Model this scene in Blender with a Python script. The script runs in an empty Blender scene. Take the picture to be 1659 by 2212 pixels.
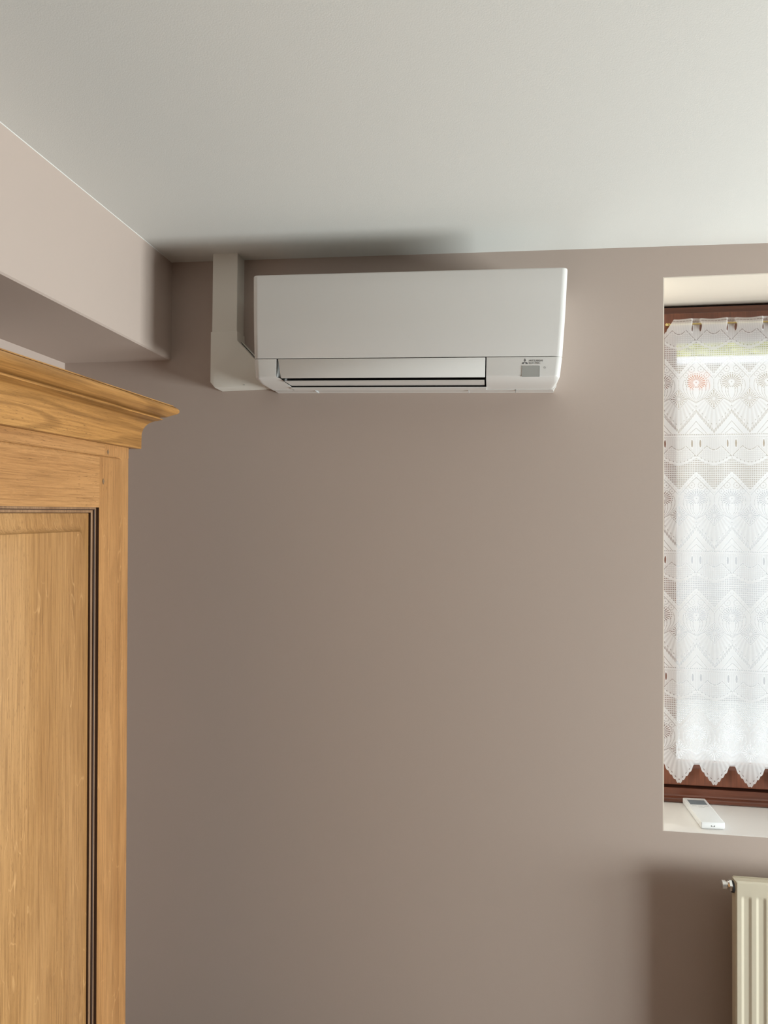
import bpy, bmesh, math, random
import numpy as np
from mathutils import Matrix, Vector

random.seed(4)
scene = bpy.context.scene
COL = scene.collection

# ------------------------------------------------------------------ camera
cam_d = bpy.data.cameras.new('camera')
cam_d.sensor_fit = 'HORIZONTAL'
cam_d.sensor_width = 36.0
cam_d.lens = 36.0 * 1596.6 / 1659.0
cam_d.clip_start = 0.02
cam = bpy.data.objects.new('camera', cam_d)
COL.objects.link(cam)
cam.matrix_world = Matrix((
    (0.98892, -0.00470, 0.14838, 0.0),
    (0.14827, -0.01912, -0.98876, -2.1657),
    (0.00749, 0.99981, -0.01821, 1.66),
    (0, 0, 0, 1)))
scene.camera = cam

# ------------------------------------------------------------------ world, lamps, exposure
scene.view_settings.view_transform = 'Standard'
scene.view_settings.look = 'None'
scene.view_settings.gamma = 1.0
scene.view_settings.use_curve_mapping = False
scene.view_settings.exposure = 0.12

world = bpy.data.worlds.new('sky')
scene.world = world
world.use_nodes = True
bg = world.node_tree.nodes['Background']
bg.inputs[0].default_value = (0.88, 0.94, 1.0, 1)
bg.inputs[1].default_value = 1.5


def area(name, loc, target, sx, sy, power, color):
    d = bpy.data.lights.new(name, 'AREA')
    d.shape = 'RECTANGLE'
    d.size, d.size_y, d.energy, d.color = sx, sy, power, color
    o = bpy.data.objects.new(name, d)
    COL.objects.link(o)
    o.location = loc
    o.rotation_euler = (Vector(target) - Vector(loc)).to_track_quat('-Z', 'Y').to_euler()
    return o


# daylight from the open sky above and outside window_1
area('sky_light_window_1', (1.3, 2.3, 4.4), (1.0, 0.3, 1.6), 3.0, 2.6, 230, (0.93, 0.97, 1.0))
# added fill light, aimed upward, outside the unseen right-hand window
area('added_fill_window_2', (3.70, -1.05, 0.85), (0.6, -1.00, 1.50), 1.15, 1.42, 335, (0.92, 1.0, 1.0))

# ------------------------------------------------------------------ helpers
ROT0 = {}


def lin(c):
    c = c / 255.0
    return c / 12.92 if c <= 0.04045 else ((c + 0.055) / 1.055) ** 2.4


def rgb(r, g, b):
    return (lin(r), lin(g), lin(b), 1.0)


def mesh_obj(name, bm, mat, parent=None, smooth=None, recalc=True):
    if recalc:
        bmesh.ops.recalc_face_normals(bm, faces=bm.faces)
    me = bpy.data.meshes.new(name)
    base = Vector(parent['base_pt']) if parent is not None and 'base_pt' in parent else Vector((0, 0, 0))
    if base.length:
        bmesh.ops.translate(bm, verts=bm.verts, vec=-base)
    bm.to_mesh(me)
    bm.free()
    o = bpy.data.objects.new(name, me)
    COL.objects.link(o)
    if mat is not None:
        me.materials.append(mat)
    if parent is not None:
        o.parent = parent
        if 'base_pt' in parent:
            o['base_pt'] = list(base)
    if smooth:
        for p in me.polygons:
            p.use_smooth = True
        me.set_sharp_from_angle(angle=math.radians(smooth))
    return o


def tag(o, label=None, cat=None, group=None, kind=None):
    if label:
        o['label'] = label
    if cat:
        o['category'] = cat
    if group:
        o['group'] = group
    if kind:
        o['kind'] = kind
    return o


def empty(name, base, label, cat, group=None):
    o = bpy.data.objects.new(name, None)
    COL.objects.link(o)
    o.empty_display_size = 0.05
    o.location = base
    o['base_pt'] = list(base)
    return tag(o, label, cat, group)


def add_box(bm, lo, hi, bevel=0.0, seg=2):
    x0, y0, z0 = lo
    x1, y1, z1 = hi
    vs = [bm.verts.new(p) for p in
          [(x0, y0, z0), (x1, y0, z0), (x1, y1, z0), (x0, y1, z0), (x0, y0, z1), (x1, y0, z1), (x1, y1, z1), (x0, y1, z1)]]
    fs = [bm.faces.new([vs[i] for i in f]) for f in
          [(0, 3, 2, 1), (4, 5, 6, 7), (0, 1, 5, 4), (1, 2, 6, 5), (2, 3, 7, 6), (3, 0, 4, 7)]]
    if bevel > 0:
        es = list({e for f in fs for e in f.edges})
        bmesh.ops.bevel(bm, geom=es, offset=bevel, segments=seg, profile=0.5, affect='EDGES')
    return bm


def box(lo, hi, bevel=0.0, seg=2):
    return add_box(bmesh.new(), lo, hi, bevel, seg)


def add_prism(bm, poly, axis, a, b):
    """extrude a 2D polygon along an axis from a to b"""
    def pt(p, t):
        if axis == 0:
            return (t, p[0], p[1])
        if axis == 1:
            return (p[0], t, p[1])
        return (p[0], p[1], t)
    A = [bm.verts.new(pt(p, a)) for p in poly]
    B = [bm.verts.new(pt(p, b)) for p in poly]
    n = len(poly)
    for i in range(n):
        bm.faces.new((A[i], A[(i + 1) % n], B[(i + 1) % n], B[i]))
    bm.faces.new(A[::-1])
    bm.faces.new(B)
    return bm


def prism(poly, axis, a, b, bevel=0.0, seg=2, ang=20):
    bm = add_prism(bmesh.new(), poly, axis, a, b)
    if bevel:
        bmesh.ops.recalc_face_normals(bm, faces=bm.faces)
        es = [e for e in bm.edges if len(e.link_faces) == 2 and e.calc_face_angle(0) > math.radians(ang)]
        bmesh.ops.bevel(bm, geom=es, offset=bevel, segments=seg, profile=0.5, affect='EDGES')
    return bm


def add_tube(bm, p0, p1, r0, r1=None, n=24, caps=True):
    r1 = r0 if r1 is None else r1
    p0, p1 = Vector(p0), Vector(p1)
    d = (p1 - p0).normalized()
    a = d.orthogonal().normalized()
    b = d.cross(a)
    A, B = [], []
    for i in range(n):
        t = 2 * math.pi * i / n
        v = a * math.cos(t) + b * math.sin(t)
        A.append(bm.verts.new(p0 + v * r0))
        B.append(bm.verts.new(p1 + v * r1))
    for i in range(n):
        bm.faces.new((A[i], A[(i + 1) % n], B[(i + 1) % n], B[i]))
    if caps:
        bm.faces.new(A[::-1])
        bm.faces.new(B)
    return bm


def add_ball(bm, c, r, sx=1, sy=1, sz=1):
    res = bmesh.ops.create_uvsphere(bm, u_segments=20, v_segments=12, radius=r)
    for v in res['verts']:
        v.co = Vector((v.co.x * sx, v.co.y * sy, v.co.z * sz)) + Vector(c)
    return bm


def loft(rings, cap=True):
    bm = bmesh.new()
    R = [[bm.verts.new(p) for p in r] for r in rings]
    n = len(rings[0])
    for a, b in zip(R, R[1:]):
        for i in range(n):
            bm.faces.new((a[i], a[(i + 1) % n], b[(i + 1) % n], b[i]))
    if cap:
        bm.faces.new(R[0][::-1])
        bm.faces.new(R[-1])
    return bm


# ------------------------------------------------------------------ materials
def new_mat(name):
    m = bpy.data.materials.new(name)
    m.use_nodes = True
    nt = m.node_tree
    return m, nt, nt.nodes['Principled BSDF']


def nd(nt, t, **kw):
    n = nt.nodes.new(t)
    for k, v in kw.items():
        setattr(n, k, v)
    return n


def coords(nt, scale=(1, 1, 1), rot=(0, 0, 0)):
    tc = nd(nt, 'ShaderNodeTexCoord')
    mp = nd(nt, 'ShaderNodeMapping')
    mp.inputs['Scale'].default_value = scale
    mp.inputs['Rotation'].default_value = rot
    nt.links.new(tc.outputs['Object'], mp.inputs['Vector'])
    return mp.outputs[0]


def plain(name, col, rough=0.5, metal=0.0, spec=0.5, bump=0.0, bscale=300, mottle=0.0, coat=0.0):
    m, nt, b = new_mat(name)
    b.inputs['Base Color'].default_value = col
    b.inputs['Roughness'].default_value = rough
    b.inputs['Metallic'].default_value = metal
    b.inputs['Specular IOR Level'].default_value = spec
    b.inputs['Coat Weight'].default_value = coat
    v = coords(nt)
    if mottle > 0:
        no = nd(nt, 'ShaderNodeTexNoise')
        no.inputs['Scale'].default_value = 2.2
        no.inputs['Detail'].default_value = 3
        nt.links.new(v, no.inputs['Vector'])
        mx = nd(nt, 'ShaderNodeMix', data_type='RGBA')
        mx.inputs['A'].default_value = tuple(c * (1 - mottle) for c in col[:3]) + (1,)
        mx.inputs['B'].default_value = tuple(min(1, c * (1 + mottle)) for c in col[:3]) + (1,)
        nt.links.new(no.outputs['Fac'], mx.inputs['Factor'])
        nt.links.new(mx.outputs['Result'], b.inputs['Base Color'])
    if bump > 0:
        nb = nd(nt, 'ShaderNodeTexNoise')
        nb.inputs['Scale'].default_value = bscale
        nb.inputs['Detail'].default_value = 3
        nt.links.new(v, nb.inputs['Vector'])
        bp = nd(nt, 'ShaderNodeBump')
        bp.inputs['Strength'].default_value = bump
        bp.inputs['Distance'].default_value = 0.001
        nt.links.new(nb.outputs['Fac'], bp.inputs['Height'])
        nt.links.new(bp.outputs['Normal'], b.inputs['Normal'])
    return m


def wood(name, axis, light, mid, dark, rough=0.38, seed=0.0, ring=1.0, fleck=0.0, pores=0.6, coat=0.15, warp=1.0, boards=0.0):
    """golden oak: rings stretched along the grain axis, pores and pale ray flecks"""
    m, nt, b = new_mat(name)
    tc = nd(nt, 'ShaderNodeTexCoord')

    def mapped(s_along, s_across, off=0.0):
        mp = nd(nt, 'ShaderNodeMapping')
        s = [s_across] * 3
        s[axis] = s_along
        mp.inputs['Scale'].default_value = s
        mp.inputs['Location'].default_value = (seed + off, seed * 1.7 + off, seed * .6 - off)
        nt.links.new(tc.outputs['Object'], mp.inputs['Vector'])
        return mp.outputs[0]

    def noise(vec, scale, detail=4, rough_=0.55, dist=0.0):
        n = nd(nt, 'ShaderNodeTexNoise')
        n.inputs['Scale'].default_value = scale
        n.inputs['Detail'].default_value = detail
        n.inputs['Roughness'].default_value = rough_
        n.inputs['Distortion'].default_value = dist
        nt.links.new(vec, n.inputs['Vector'])
        return n.outputs['Fac']

    def ramp(fac, stops):
        r = nd(nt, 'ShaderNodeValToRGB')
        els = r.color_ramp.elements
        els[0].position, els[0].color = stops[0]
        els[1].position, els[1].color = stops[-1]
        for p, c in stops[1:-1]:
            e = els.new(p)
            e.color = c
        nt.links.new(fac, r.inputs[0])
        return r.outputs[0]

    def mix(a, bb, fac, mode='MIX'):
        mx = nd(nt, 'ShaderNodeMix', data_type='RGBA', blend_type=mode)
        for s, k in ((a, 'A'), (bb, 'B')):
            if isinstance(s, tuple):
                mx.inputs[k].default_value = s
            else:
                nt.links.new(s, mx.inputs[k])
        if isinstance(fac, float):
            mx.inputs['Factor'].default_value = fac
        else:
            nt.links.new(fac, mx.inputs['Factor'])
        return mx.outputs['Result']
    # broad tone
    broad = noise(mapped(0.9 * warp, 9), 1.0, 3, 0.5, 0.3)
    base = ramp(broad, [(0.28, mid), (0.72, light)])
    if boards:
        sp = nd(nt, 'ShaderNodeSeparateXYZ')
        nt.links.new(tc.outputs['Object'], sp.inputs[0])
        dv = nd(nt, 'ShaderNodeMath', operation='DIVIDE')
        dv.inputs[1].default_value = boards
        nt.links.new(sp.outputs[1], dv.inputs[0])
        fl_ = nd(nt, 'ShaderNodeMath', operation='FLOOR')
        nt.links.new(dv.outputs[0], fl_.inputs[0])
        wn = nd(nt, 'ShaderNodeTexWhiteNoise', noise_dimensions='1D')
        nt.links.new(fl_.outputs[0], wn.inputs['W'])
        base = mix(base, ramp(wn.outputs['Value'], [(0.0, (0.80, 0.74, 0.68, 1)), (1.0, (1.12, 1.14, 1.16, 1))]), 0.9, 'MULTIPLY')
    # cathedral rings = sine of a slow noise field
    fld = noise(mapped(1.15 * warp, 7.5, 3.1), 1.0, 2, 0.4, 0.15)
    mu = nd(nt, 'ShaderNodeMath', operation='MULTIPLY')
    mu.inputs[1].default_value = 62.0
    nt.links.new(fld, mu.inputs[0])
    sn = nd(nt, 'ShaderNodeMath', operation='SINE')
    nt.links.new(mu.outputs[0], sn.inputs[0])
    wv = ramp(sn.outputs[0], [(0.30, (0, 0, 0, 1)), (0.95, (1, 1, 1, 1))])
    fs = nd(nt, 'ShaderNodeMath', operation='MULTIPLY')
    fs.inputs[1].default_value = 0.42 * ring
    nt.links.new(wv, fs.inputs[0])
    c1 = mix(base, dark, fs.outputs[0])
    # fine streaks
    st = noise(mapped(7, 260, 5.7), 1.0, 5, 0.7)
    c2 = mix(c1, ramp(st, [(0.34, (0.52, 0.46, 0.38, 1)), (0.58, (1.10, 1.10, 1.10, 1))]), 0.60, 'MULTIPLY')
    # pores: short dark dashes
    po = noise(mapped(60, 720, 9.3), 1.0, 2, 0.6)
    pr = ramp(po, [(0.62, (0, 0, 0, 1)), (0.72, (1, 1, 1, 1))])
    gate = ramp(noise(mapped(1.4, 12, 12.0), 1.0, 2), [(0.45, (0.15, 0.15, 0.15, 1)), (0.62, (1, 1, 1, 1))])
    pg = nd(nt, 'ShaderNodeMath', operation='MULTIPLY')
    nt.links.new(pr, pg.inputs[0])
    nt.links.new(gate, pg.inputs[1])
    pg2 = nd(nt, 'ShaderNodeMath', operation='MULTIPLY')
    pg2.inputs[1].default_value = pores
    nt.links.new(pg.outputs[0], pg2.inputs[0])
    c3 = mix(c2, (dark[0] * .35, dark[1] * .3, dark[2] * .25, 1), pg2.outputs[0])
    out = c3
    if fleck > 0:
        # pale medullary rays: thin wandering ridges
        fl = noise(mapped(9, 38, 21.0), 1.0, 1.0, 0.5, 0.5)
        d = nd(nt, 'ShaderNodeMath', operation='SUBTRACT')
        d.inputs[1].default_value = 0.5
        nt.links.new(fl, d.inputs[0])
        ab = nd(nt, 'ShaderNodeMath', operation='ABSOLUTE')
        nt.links.new(d.outputs[0], ab.inputs[0])
        line = ramp(ab.outputs[0], [(0.0, (1, 1, 1, 1)), (0.016, (0, 0, 0, 1))])
        g2 = ramp(noise(mapped(7, 17, 31.0), 1.0, 2), [(0.52, (0, 0, 0, 1)), (0.62, (1, 1, 1, 1))])
        fm = nd(nt, 'ShaderNodeMath', operation='MULTIPLY')
        nt.links.new(line, fm.inputs[0])
        nt.links.new(g2, fm.inputs[1])
        fm2 = nd(nt, 'ShaderNodeMath', operation='MULTIPLY')
        fm2.inputs[1].default_value = fleck
        nt.links.new(fm.outputs[0], fm2.inputs[0])
        out = mix(c3, (min(1, light[0] * 1.45), min(1, light[1] * 1.5), min(1, light[2] * 1.6), 1), fm2.outputs[0])
    nt.links.new(out, b.inputs['Base Color'])
    b.inputs['Roughness'].default_value = rough
    b.inputs['Coat Weight'].default_value = coat
    b.inputs['Coat Roughness'].default_value = 0.3
    bp = nd(nt, 'ShaderNodeBump')
    bp.inputs['Strength'].default_value = 0.35
    bp.inputs['Distance'].default_value = 0.0006
    nt.links.new(st, bp.inputs['Height'])
    nt.links.new(bp.outputs['Normal'], b.inputs['Normal'])
    return m


M = {}
M['wall'] = plain('mauve_taupe_wall_paint', rgb(184, 168, 158), 0.75, bump=0.12, bscale=420, mottle=0.015, spec=0.3)
M['ceiling'] = plain('white_ceiling_paint', rgb(225, 225, 221), 0.8, bump=0.22, bscale=380, spec=0.25)
M['reveal'] = plain('cream_white_paint', rgb(226, 216, 203), 0.6, bump=0.08, bscale=300, spec=0.3)
M['sill'] = plain('white_sill_paint', rgb(240, 236, 232), 0.3, spec=0.4)
M['floor'] = plain('brown_floor_boards', rgb(112, 92, 76), 0.5, mottle=.04)
M['dark_wall'] = plain('low_bounce_brown', rgb(70, 58, 50), 0.8, bump=.1)  # dark tone added to the unseen front wall to cut bounced light
M['white_plastic'] = plain('white_plastic', rgb(224, 222, 219), 0.24, spec=0.5)
M['duct_plastic'] = plain('ivory_plastic', rgb(228, 224, 215), 0.45, spec=0.4)
M['dark_plastic'] = plain('black_plastic', (0.012, 0.012, 0.014, 1), 0.5)
M['grey_window'] = plain('grey_receiver_window', rgb(172, 173, 170), 0.25)
M['print_grey'] = plain('grey_print', rgb(112, 113, 115), 0.5)
M['light_print'] = plain('pale_grey_print', rgb(170, 172, 172), 0.5)
M['lcd'] = plain('grey_display', rgb(128, 138, 146), 0.2)
M['remote'] = plain('white_remote_plastic', rgb(238, 240, 241), 0.35)
M['radiator'] = plain('cream_enamel', rgb(212, 203, 182), 0.5, spec=0.35)
M['chrome'] = plain('chrome', (0.75, 0.74, 0.72, 1), 0.18, metal=1.0)
M['steel'] = plain('satin_nickel', (0.80, 0.77, 0.73, 1), 0.38, metal=1.0)
M['brass'] = plain('brass', (0.72, 0.56, 0.24, 1), 0.28, metal=1.0)
oakL, oakM, oakD = (0.490, 0.255, 0.097, 1), (0.380, 0.178, 0.058, 1), (0.230, 0.098, 0.028, 1)
M['oak_z'] = wood('golden_oak_upright', 2, oakL, oakM, oakD, seed=1.3, ring=.35, fleck=.42, pores=.75)
M['oak_panel'] = wood('golden_oak_panel', 2, (0.510, 0.288, 0.118, 1), (0.372, 0.188, 0.062, 1), oakD, seed=6.1, ring=.22, fleck=.42, pores=.6, boards=.085)
M['oak_y'] = wood('golden_oak_crosswise', 1, oakL, oakM, oakD, seed=3.7, ring=.35, fleck=.15, pores=.8)
M['oak_cornice'] = wood('golden_oak_cornice', 1, (0.480, 0.245, 0.076, 1), (0.370, 0.170, 0.042, 1), (0.17, 0.072, 0.014, 1), seed=9.2, ring=1.15, pores=.6)
M['oak_groove'] = wood('stained_shaded_oak_moulding', 2, (0.060, 0.026, 0.013, 1), (0.035, 0.014, 0.007, 1), (0.015, 0.006, 0.003, 1), seed=2.2, ring=.5, pores=.4, coat=0.0, rough=.6)  # stain deepened by the grooves' shade, put into the colour
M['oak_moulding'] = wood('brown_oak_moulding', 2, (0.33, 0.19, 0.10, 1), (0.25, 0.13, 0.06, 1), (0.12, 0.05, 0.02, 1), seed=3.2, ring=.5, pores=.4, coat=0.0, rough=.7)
M['peg'] = plain('dark_peg', (0.20, 0.12, 0.065, 1), 0.5)
M['mahogany'] = wood('red_brown_window_wood', 0, (0.17, 0.052, 0.024, 1), (0.13, 0.037, 0.018, 1), (0.06, 0.016, 0.009, 1), seed=4.4, ring=.5, pores=.2, coat=.35, rough=.35)
M['mahogany_v'] = wood('red_brown_window_wood_upright', 2, (0.20, 0.062, 0.028, 1), (0.15, 0.044, 0.020, 1), (0.07, 0.02, 0.010, 1), seed=5.4, ring=.5, pores=.2, coat=.35, rough=.35)

# window glass: mostly clear with a thin reflection
m, nt, b = new_mat('window_glass')
nt.nodes.remove(b)
tr = nd(nt, 'ShaderNodeBsdfTransparent')
gl = nd(nt, 'ShaderNodeBsdfGlossy')
gl.inputs['Roughness'].default_value = 0.02
fr = nd(nt, 'ShaderNodeFresnel')
fr.inputs['IOR'].default_value = 1.45
ms = nd(nt, 'ShaderNodeMixShader')
nt.links.new(fr.outputs[0], ms.inputs[0])
nt.links.new(tr.outputs[0], ms.inputs[1])
nt.links.new(gl.outputs[0], ms.inputs[2])
nt.links.new(ms.outputs[0], nt.nodes['Material Output'].inputs[0])
M['glass'] = m

# lace: thread cover fraction is stored per vertex
m, nt, b = new_mat('white_lace')
nt.nodes.remove(b)
at = nd(nt, 'ShaderNodeAttribute', attribute_name='cover')
tr = nd(nt, 'ShaderNodeBsdfTransparent')
df = nd(nt, 'ShaderNodeBsdfDiffuse')
df.inputs[0].default_value = (0.93, 0.93, 0.93, 1)
tl = nd(nt, 'ShaderNodeBsdfTranslucent')
tl.inputs[0].default_value = (0.93, 0.93, 0.93, 1)
m1 = nd(nt, 'ShaderNodeMixShader')
m1.inputs[0].default_value = 0.55
nt.links.new(df.outputs[0], m1.inputs[1])
nt.links.new(tl.outputs[0], m1.inputs[2])
m2 = nd(nt, 'ShaderNodeMixShader')
nt.links.new(at.outputs['Fac'], m2.inputs[0])
nt.links.new(tr.outputs[0], m2.inputs[1])
nt.links.new(m1.outputs[0], m2.inputs[2])
nt.links.new(m2.outputs[0], nt.nodes['Material Output'].inputs[0])
M['lace'] = m

# ------------------------------------------------------------------ room shell
XL, XR, YF = -1.355, 3.40, -5.40
WX0, WX1, WZ0, WZ1 = 0.466, 1.606, 0.8174, 2.366
WZH = WZ0 - 0.0012            # rough opening below the sill board
YW = 0.34
W2Y0, W2Y1, W2Z0, W2Z1 = -1.75, -0.35, 0.30, 1.42


def ceil_z(x):
    return 2.4602 - 0.01455 * x


def struct(name, bm, mat, parent=None, smooth=None):
    o = mesh_obj(name, bm, mat, parent, smooth)
    o['kind'] = 'structure'
    return o


struct('floor', box((XL - .3, YF - .3, -0.12), (XR + .3, YW, 0.0)), M['floor'])
bm = bmesh.new()
pts = [(XL - .3, ceil_z(XL - .3)), (XR + .3, ceil_z(XR + .3)), (XR + .3, ceil_z(XR + .3) + .2), (XL - .3, ceil_z(XL - .3) + .2)]
add_prism(bm, pts, 1, YF - .3, YW)
struct('ceiling', bm, M['ceiling'])
# back wall with the window opening
bm = bmesh.new()
xs, zs = [XL - .3, WX0, WX1, XR + .3], [0.0, WZH, WZ1, 2.47]


def wall_grid(xs, zs, hole, y0, y1):
    bm = bmesh.new()
    for y in (y0, y1):
        V = [[bm.verts.new((x, y, z)) for z in zs] for x in xs]
        for i in range(len(xs) - 1):
            for j in range(len(zs) - 1):
                if (i, j) != hole:
                    bm.faces.new((V[i][j], V[i + 1][j], V[i + 1][j + 1], V[i][j + 1]))
        if y == y0:
            A = V
        else:
            B = V
    i, j = hole
    q = [(i, j), (i + 1, j), (i + 1, j + 1), (i, j + 1)]
    for k in range(4):
        a, b_ = q[k], q[(k + 1) % 4]
        bm.faces.new((A[a[0]][a[1]], A[b_[0]][b_[1]], B[b_[0]][b_[1]], B[a[0]][a[1]]))
    nx, nz = len(xs) - 1, len(zs) - 1
    for i in range(nx):
        for j_ in (0, nz):
            bm.faces.new((A[i][j_], A[i + 1][j_], B[i + 1][j_], B[i][j_]))
    for j in range(nz):
        for i_ in (0, nx):
            bm.faces.new((A[i_][j], A[i_][j + 1], B[i_][j + 1], B[i_][j]))
    return bm


bm = wall_grid(xs, zs, (1, 1), 0.0, YW)
for v in bm.verts:
    if v.co.z > 2.46:
        v.co.z = ceil_z(v.co.x)
struct('wall_back', bm, M['wall'])
# right wall with the added window 2
bm = wall_grid([YF - .3, W2Y0, W2Y1, 0.0], [0.0, W2Z0, W2Z1, 2.410], (1, 1), 0.0, 0.3)
bmesh.ops.transform(bm, matrix=Matrix(((0, 1, 0, XR), (1, 0, 0, 0), (0, 0, 1, 0), (0, 0, 0, 1))), verts=bm.verts)
struct('wall_right', bm, M['wall'])
struct('wall_left', box((XL - .3, YF - .3, 0), (XL, 0, 2.479)), M['wall'])
struct('wall_front', box((XL, YF - .3, 0), (XR, YF, 2.410)), M['dark_wall'])
# boxed-in beam along the left wall
bz = 2.1685
pts = [(XL, bz), (-0.9986 - .004, bz), (-0.9986, bz + .004), (-0.9986, ceil_z(-.9986)), (XL, ceil_z(XL))]
struct('trim_1', add_prism(bmesh.new(), pts, 1, YF, 0.0), M['wall'])
# filler bead where ceiling meets beam and walls
bm = bmesh.new()
add_prism(bm, [(-0.9986, 2.4733), (-0.9973, 2.4746), (-.9986, 2.4748)], 1, YF, 0.0)
struct('trim_2', bm, M['ceiling'])
# cream painted window lining: top, two sides
t = 0.003
bm = bmesh.new()
add_box(bm, (WX0, 0.0, WZ1 - t), (WX1, .30, WZ1))
add_box(bm, (WX0, 0.0, WZH), (WX0 + t, .30, WZ1 - t))
add_box(bm, (WX1 - t, 0.0, WZH), (WX1, .30, WZ1 - t))
struct('trim_3', bm, M['reveal'])
struct('trim_4', box((WX0 + t, 0.0004, WZH), (WX1 - t, 0.30, WZ0)), M['sill'])

# ------------------------------------------------------------------ window 1 (red-brown wood)
win = bpy.data.objects.new('window_1', None)
COL.objects.link(win)
win.location = (1.036, 0.25, WZ0)
win['base_pt'] = [1.036, 0.25, WZ0]
win['kind'] = 'structure'
Y0 = 0.240
bm = bmesh.new()
x0, x1, z0, z1 = WX0 + t, WX1 - t, WZ0, WZ1 - t
# outer frame: head, sides
add_box(bm, (x0, Y0 + .022, 2.331), (x1, .30, z1 - .0095), 0.002, 1)
add_box(bm, (x0, Y0 + .010, z0 + .05), (x0 + .032, .30, 2.331), 0.002, 1)
add_box(bm, (x1 - .032, Y0 + .010, z0 + .05), (x1, .30, 2.331), 0.002, 1)
mesh_obj('window_frame', bm, M['mahogany'], win)
mesh_obj('gap_shade', box((x0, Y0 + .045, z1 - .0094), (x1, .30, z1)), M['dark_plastic'], win)  # black strip paints the shade in the gap over the frame head
mesh_obj('gap_shade', box((x0 + .033, .284, z0 + .0425), (x1 - .033, .292, .8660)), M['dark_plastic'], win)  # black strip paints the dark gap below the sashes, blocking outside light
# bottom weather board with a rounded nose
prof = [(.30, z0), (Y0 - .012, z0)]
for k in range(9):
    a = -math.pi / 2 + math.pi * k / 8
    prof.append((Y0 - .012 - .008 * math.cos(a), z0 + .0078 + .0078 * math.sin(a)))
prof += [(Y0 - .004, z0 + .0165), (Y0 - .001, z0 + .020), (Y0, z0 + .040), (.30, z0 + .042)]
mesh_obj('frame_sill', add_prism(bmesh.new(), prof, 0, x0, x1), M['mahogany'], win, smooth=35)


def sash(xa, xb):
    za, zb = 0.8665, 2.329
    px0, px1, pz0, pz1 = xa + .0585, xb - .0585, 0.929, 2.2475
    s = mesh_obj('sash', bmesh_sash(xa, xb, za, zb, px0, px1, pz0, pz1), M['mahogany_v'], win, smooth=30)
    mesh_obj('glass_pane', box((px0 - .004, .268, pz0 - .004), (px1 + .004, .272, pz1 + .004)), M['glass'], s)


def bmesh_sash(xa, xb, za, zb, px0, px1, pz0, pz1):
    bm = bmesh.new()
    # four mitred rings: back, front, moulded inner edge
    def ring(x_0, x_1, z_0, z_1, y):
        return [(x_0, y, z_0), (x_1, y, z_0), (x_1, y, z_1), (x_0, y, z_1)]
    rings = [ring(xa, xb, za, zb, .296), ring(xa, xb, za, zb, Y0 + .002), ring(xa + .002, xb - .002, za + .002, zb - .002, Y0),
             ring(px0 - .010, px1 + .010, pz0 - .010, pz1 + .010, Y0),
             ring(px0 - .007, px1 + .007, pz0 - .007, pz1 + .007, Y0 + .004),
             ring(px0 - .002, px1 + .002, pz0 - .002, pz1 + .002, Y0 + .008),
             ring(px0, px1, pz0, pz1, Y0 + .012), ring(px0, px1, pz0, pz1, .296)]
    R = [[bm.verts.new(p) for p in r] for r in rings]
    for i in range(len(R)):
        a, b_ = R[i], R[(i + 1) % len(R)]
        for k in range(4):
            bm.faces.new((a[k], a[(k + 1) % 4], b_[(k + 1) % 4], b_[k]))
    return bm


sash(.502, 1.034)
sash(1.038, 1.570)

# ------------------------------------------------------------------ window 2: unseen, added on the right-hand wall to light the room
w2 = bpy.data.objects.new('added_window_2', None)
COL.objects.link(w2)
w2.location = (XR + .2, W2Y1, W2Z0)
w2['base_pt'] = [XR + .2, W2Y1, W2Z0]
w2['kind'] = 'structure'
bm = bmesh.new()
ym = (W2Y0 + W2Y1) / 2
f = .05
for ya, yb, za, zb in [(W2Y0, W2Y1, W2Z0, W2Z0 + f), (W2Y0, W2Y1, W2Z1 - f, W2Z1), (W2Y0, W2Y0 + f, W2Z0 + f, W2Z1 - f),
                       (W2Y1 - f, W2Y1, W2Z0 + f, W2Z1 - f), (ym - .03, ym + .03, W2Z0 + f, W2Z1 - f)]:
    add_box(bm, (XR + .18, ya, za), (XR + .23, yb, zb))
mesh_obj('window_frame', bm, M['mahogany'], w2)
for ya, yb in [(W2Y0 + f, ym - .03), (ym + .03, W2Y1 - f)]:
    mesh_obj('glass_pane', box((XR + .20, ya, W2Z0 + f), (XR + .204, yb, W2Z1 - f)), M['glass'], w2)

# ------------------------------------------------------------------ air conditioner
B = Vector((-0.244, 0.0, 2.040))
ac = empty('air_conditioner', B, 'white wall-mounted air conditioner with grey diamond emblem, high beside the window', 'air conditioner')
ac.rotation_euler = (0, 0.01754, 0)
CX = -0.244


def plan_ring(hl, hr, yf, yb, z, r, n=6):
    """rounded front corners, seen from above; hl/hr half widths left and right"""
    pts = [(CX - hl, yb, z)]
    for k in range(n + 1):
        a = math.pi + (math.pi / 2) * k / n
        pts.append((CX - hl + r + r * math.cos(a), yf + r + r * math.sin(a), z))
    for k in range(n + 1):
        a = 1.5 * math.pi + (math.pi / 2) * k / n
        pts.append((CX + hr - r + r * math.cos(a), yf + r + r * math.sin(a), z))
    pts.append((CX + hr, yb, z))
    return pts


# housing behind the front
bm = loft([plan_ring(.404, .404, -.19, 0, 2.056, .01), plan_ring(.410, .410, -.200, 0, 2.100, .01)])
bm.free()
bm = bmesh.new()


def half_ring(hw, yf, yb, z, r):
    return plan_ring(hw, hw, yf, yb, z, r)


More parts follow.
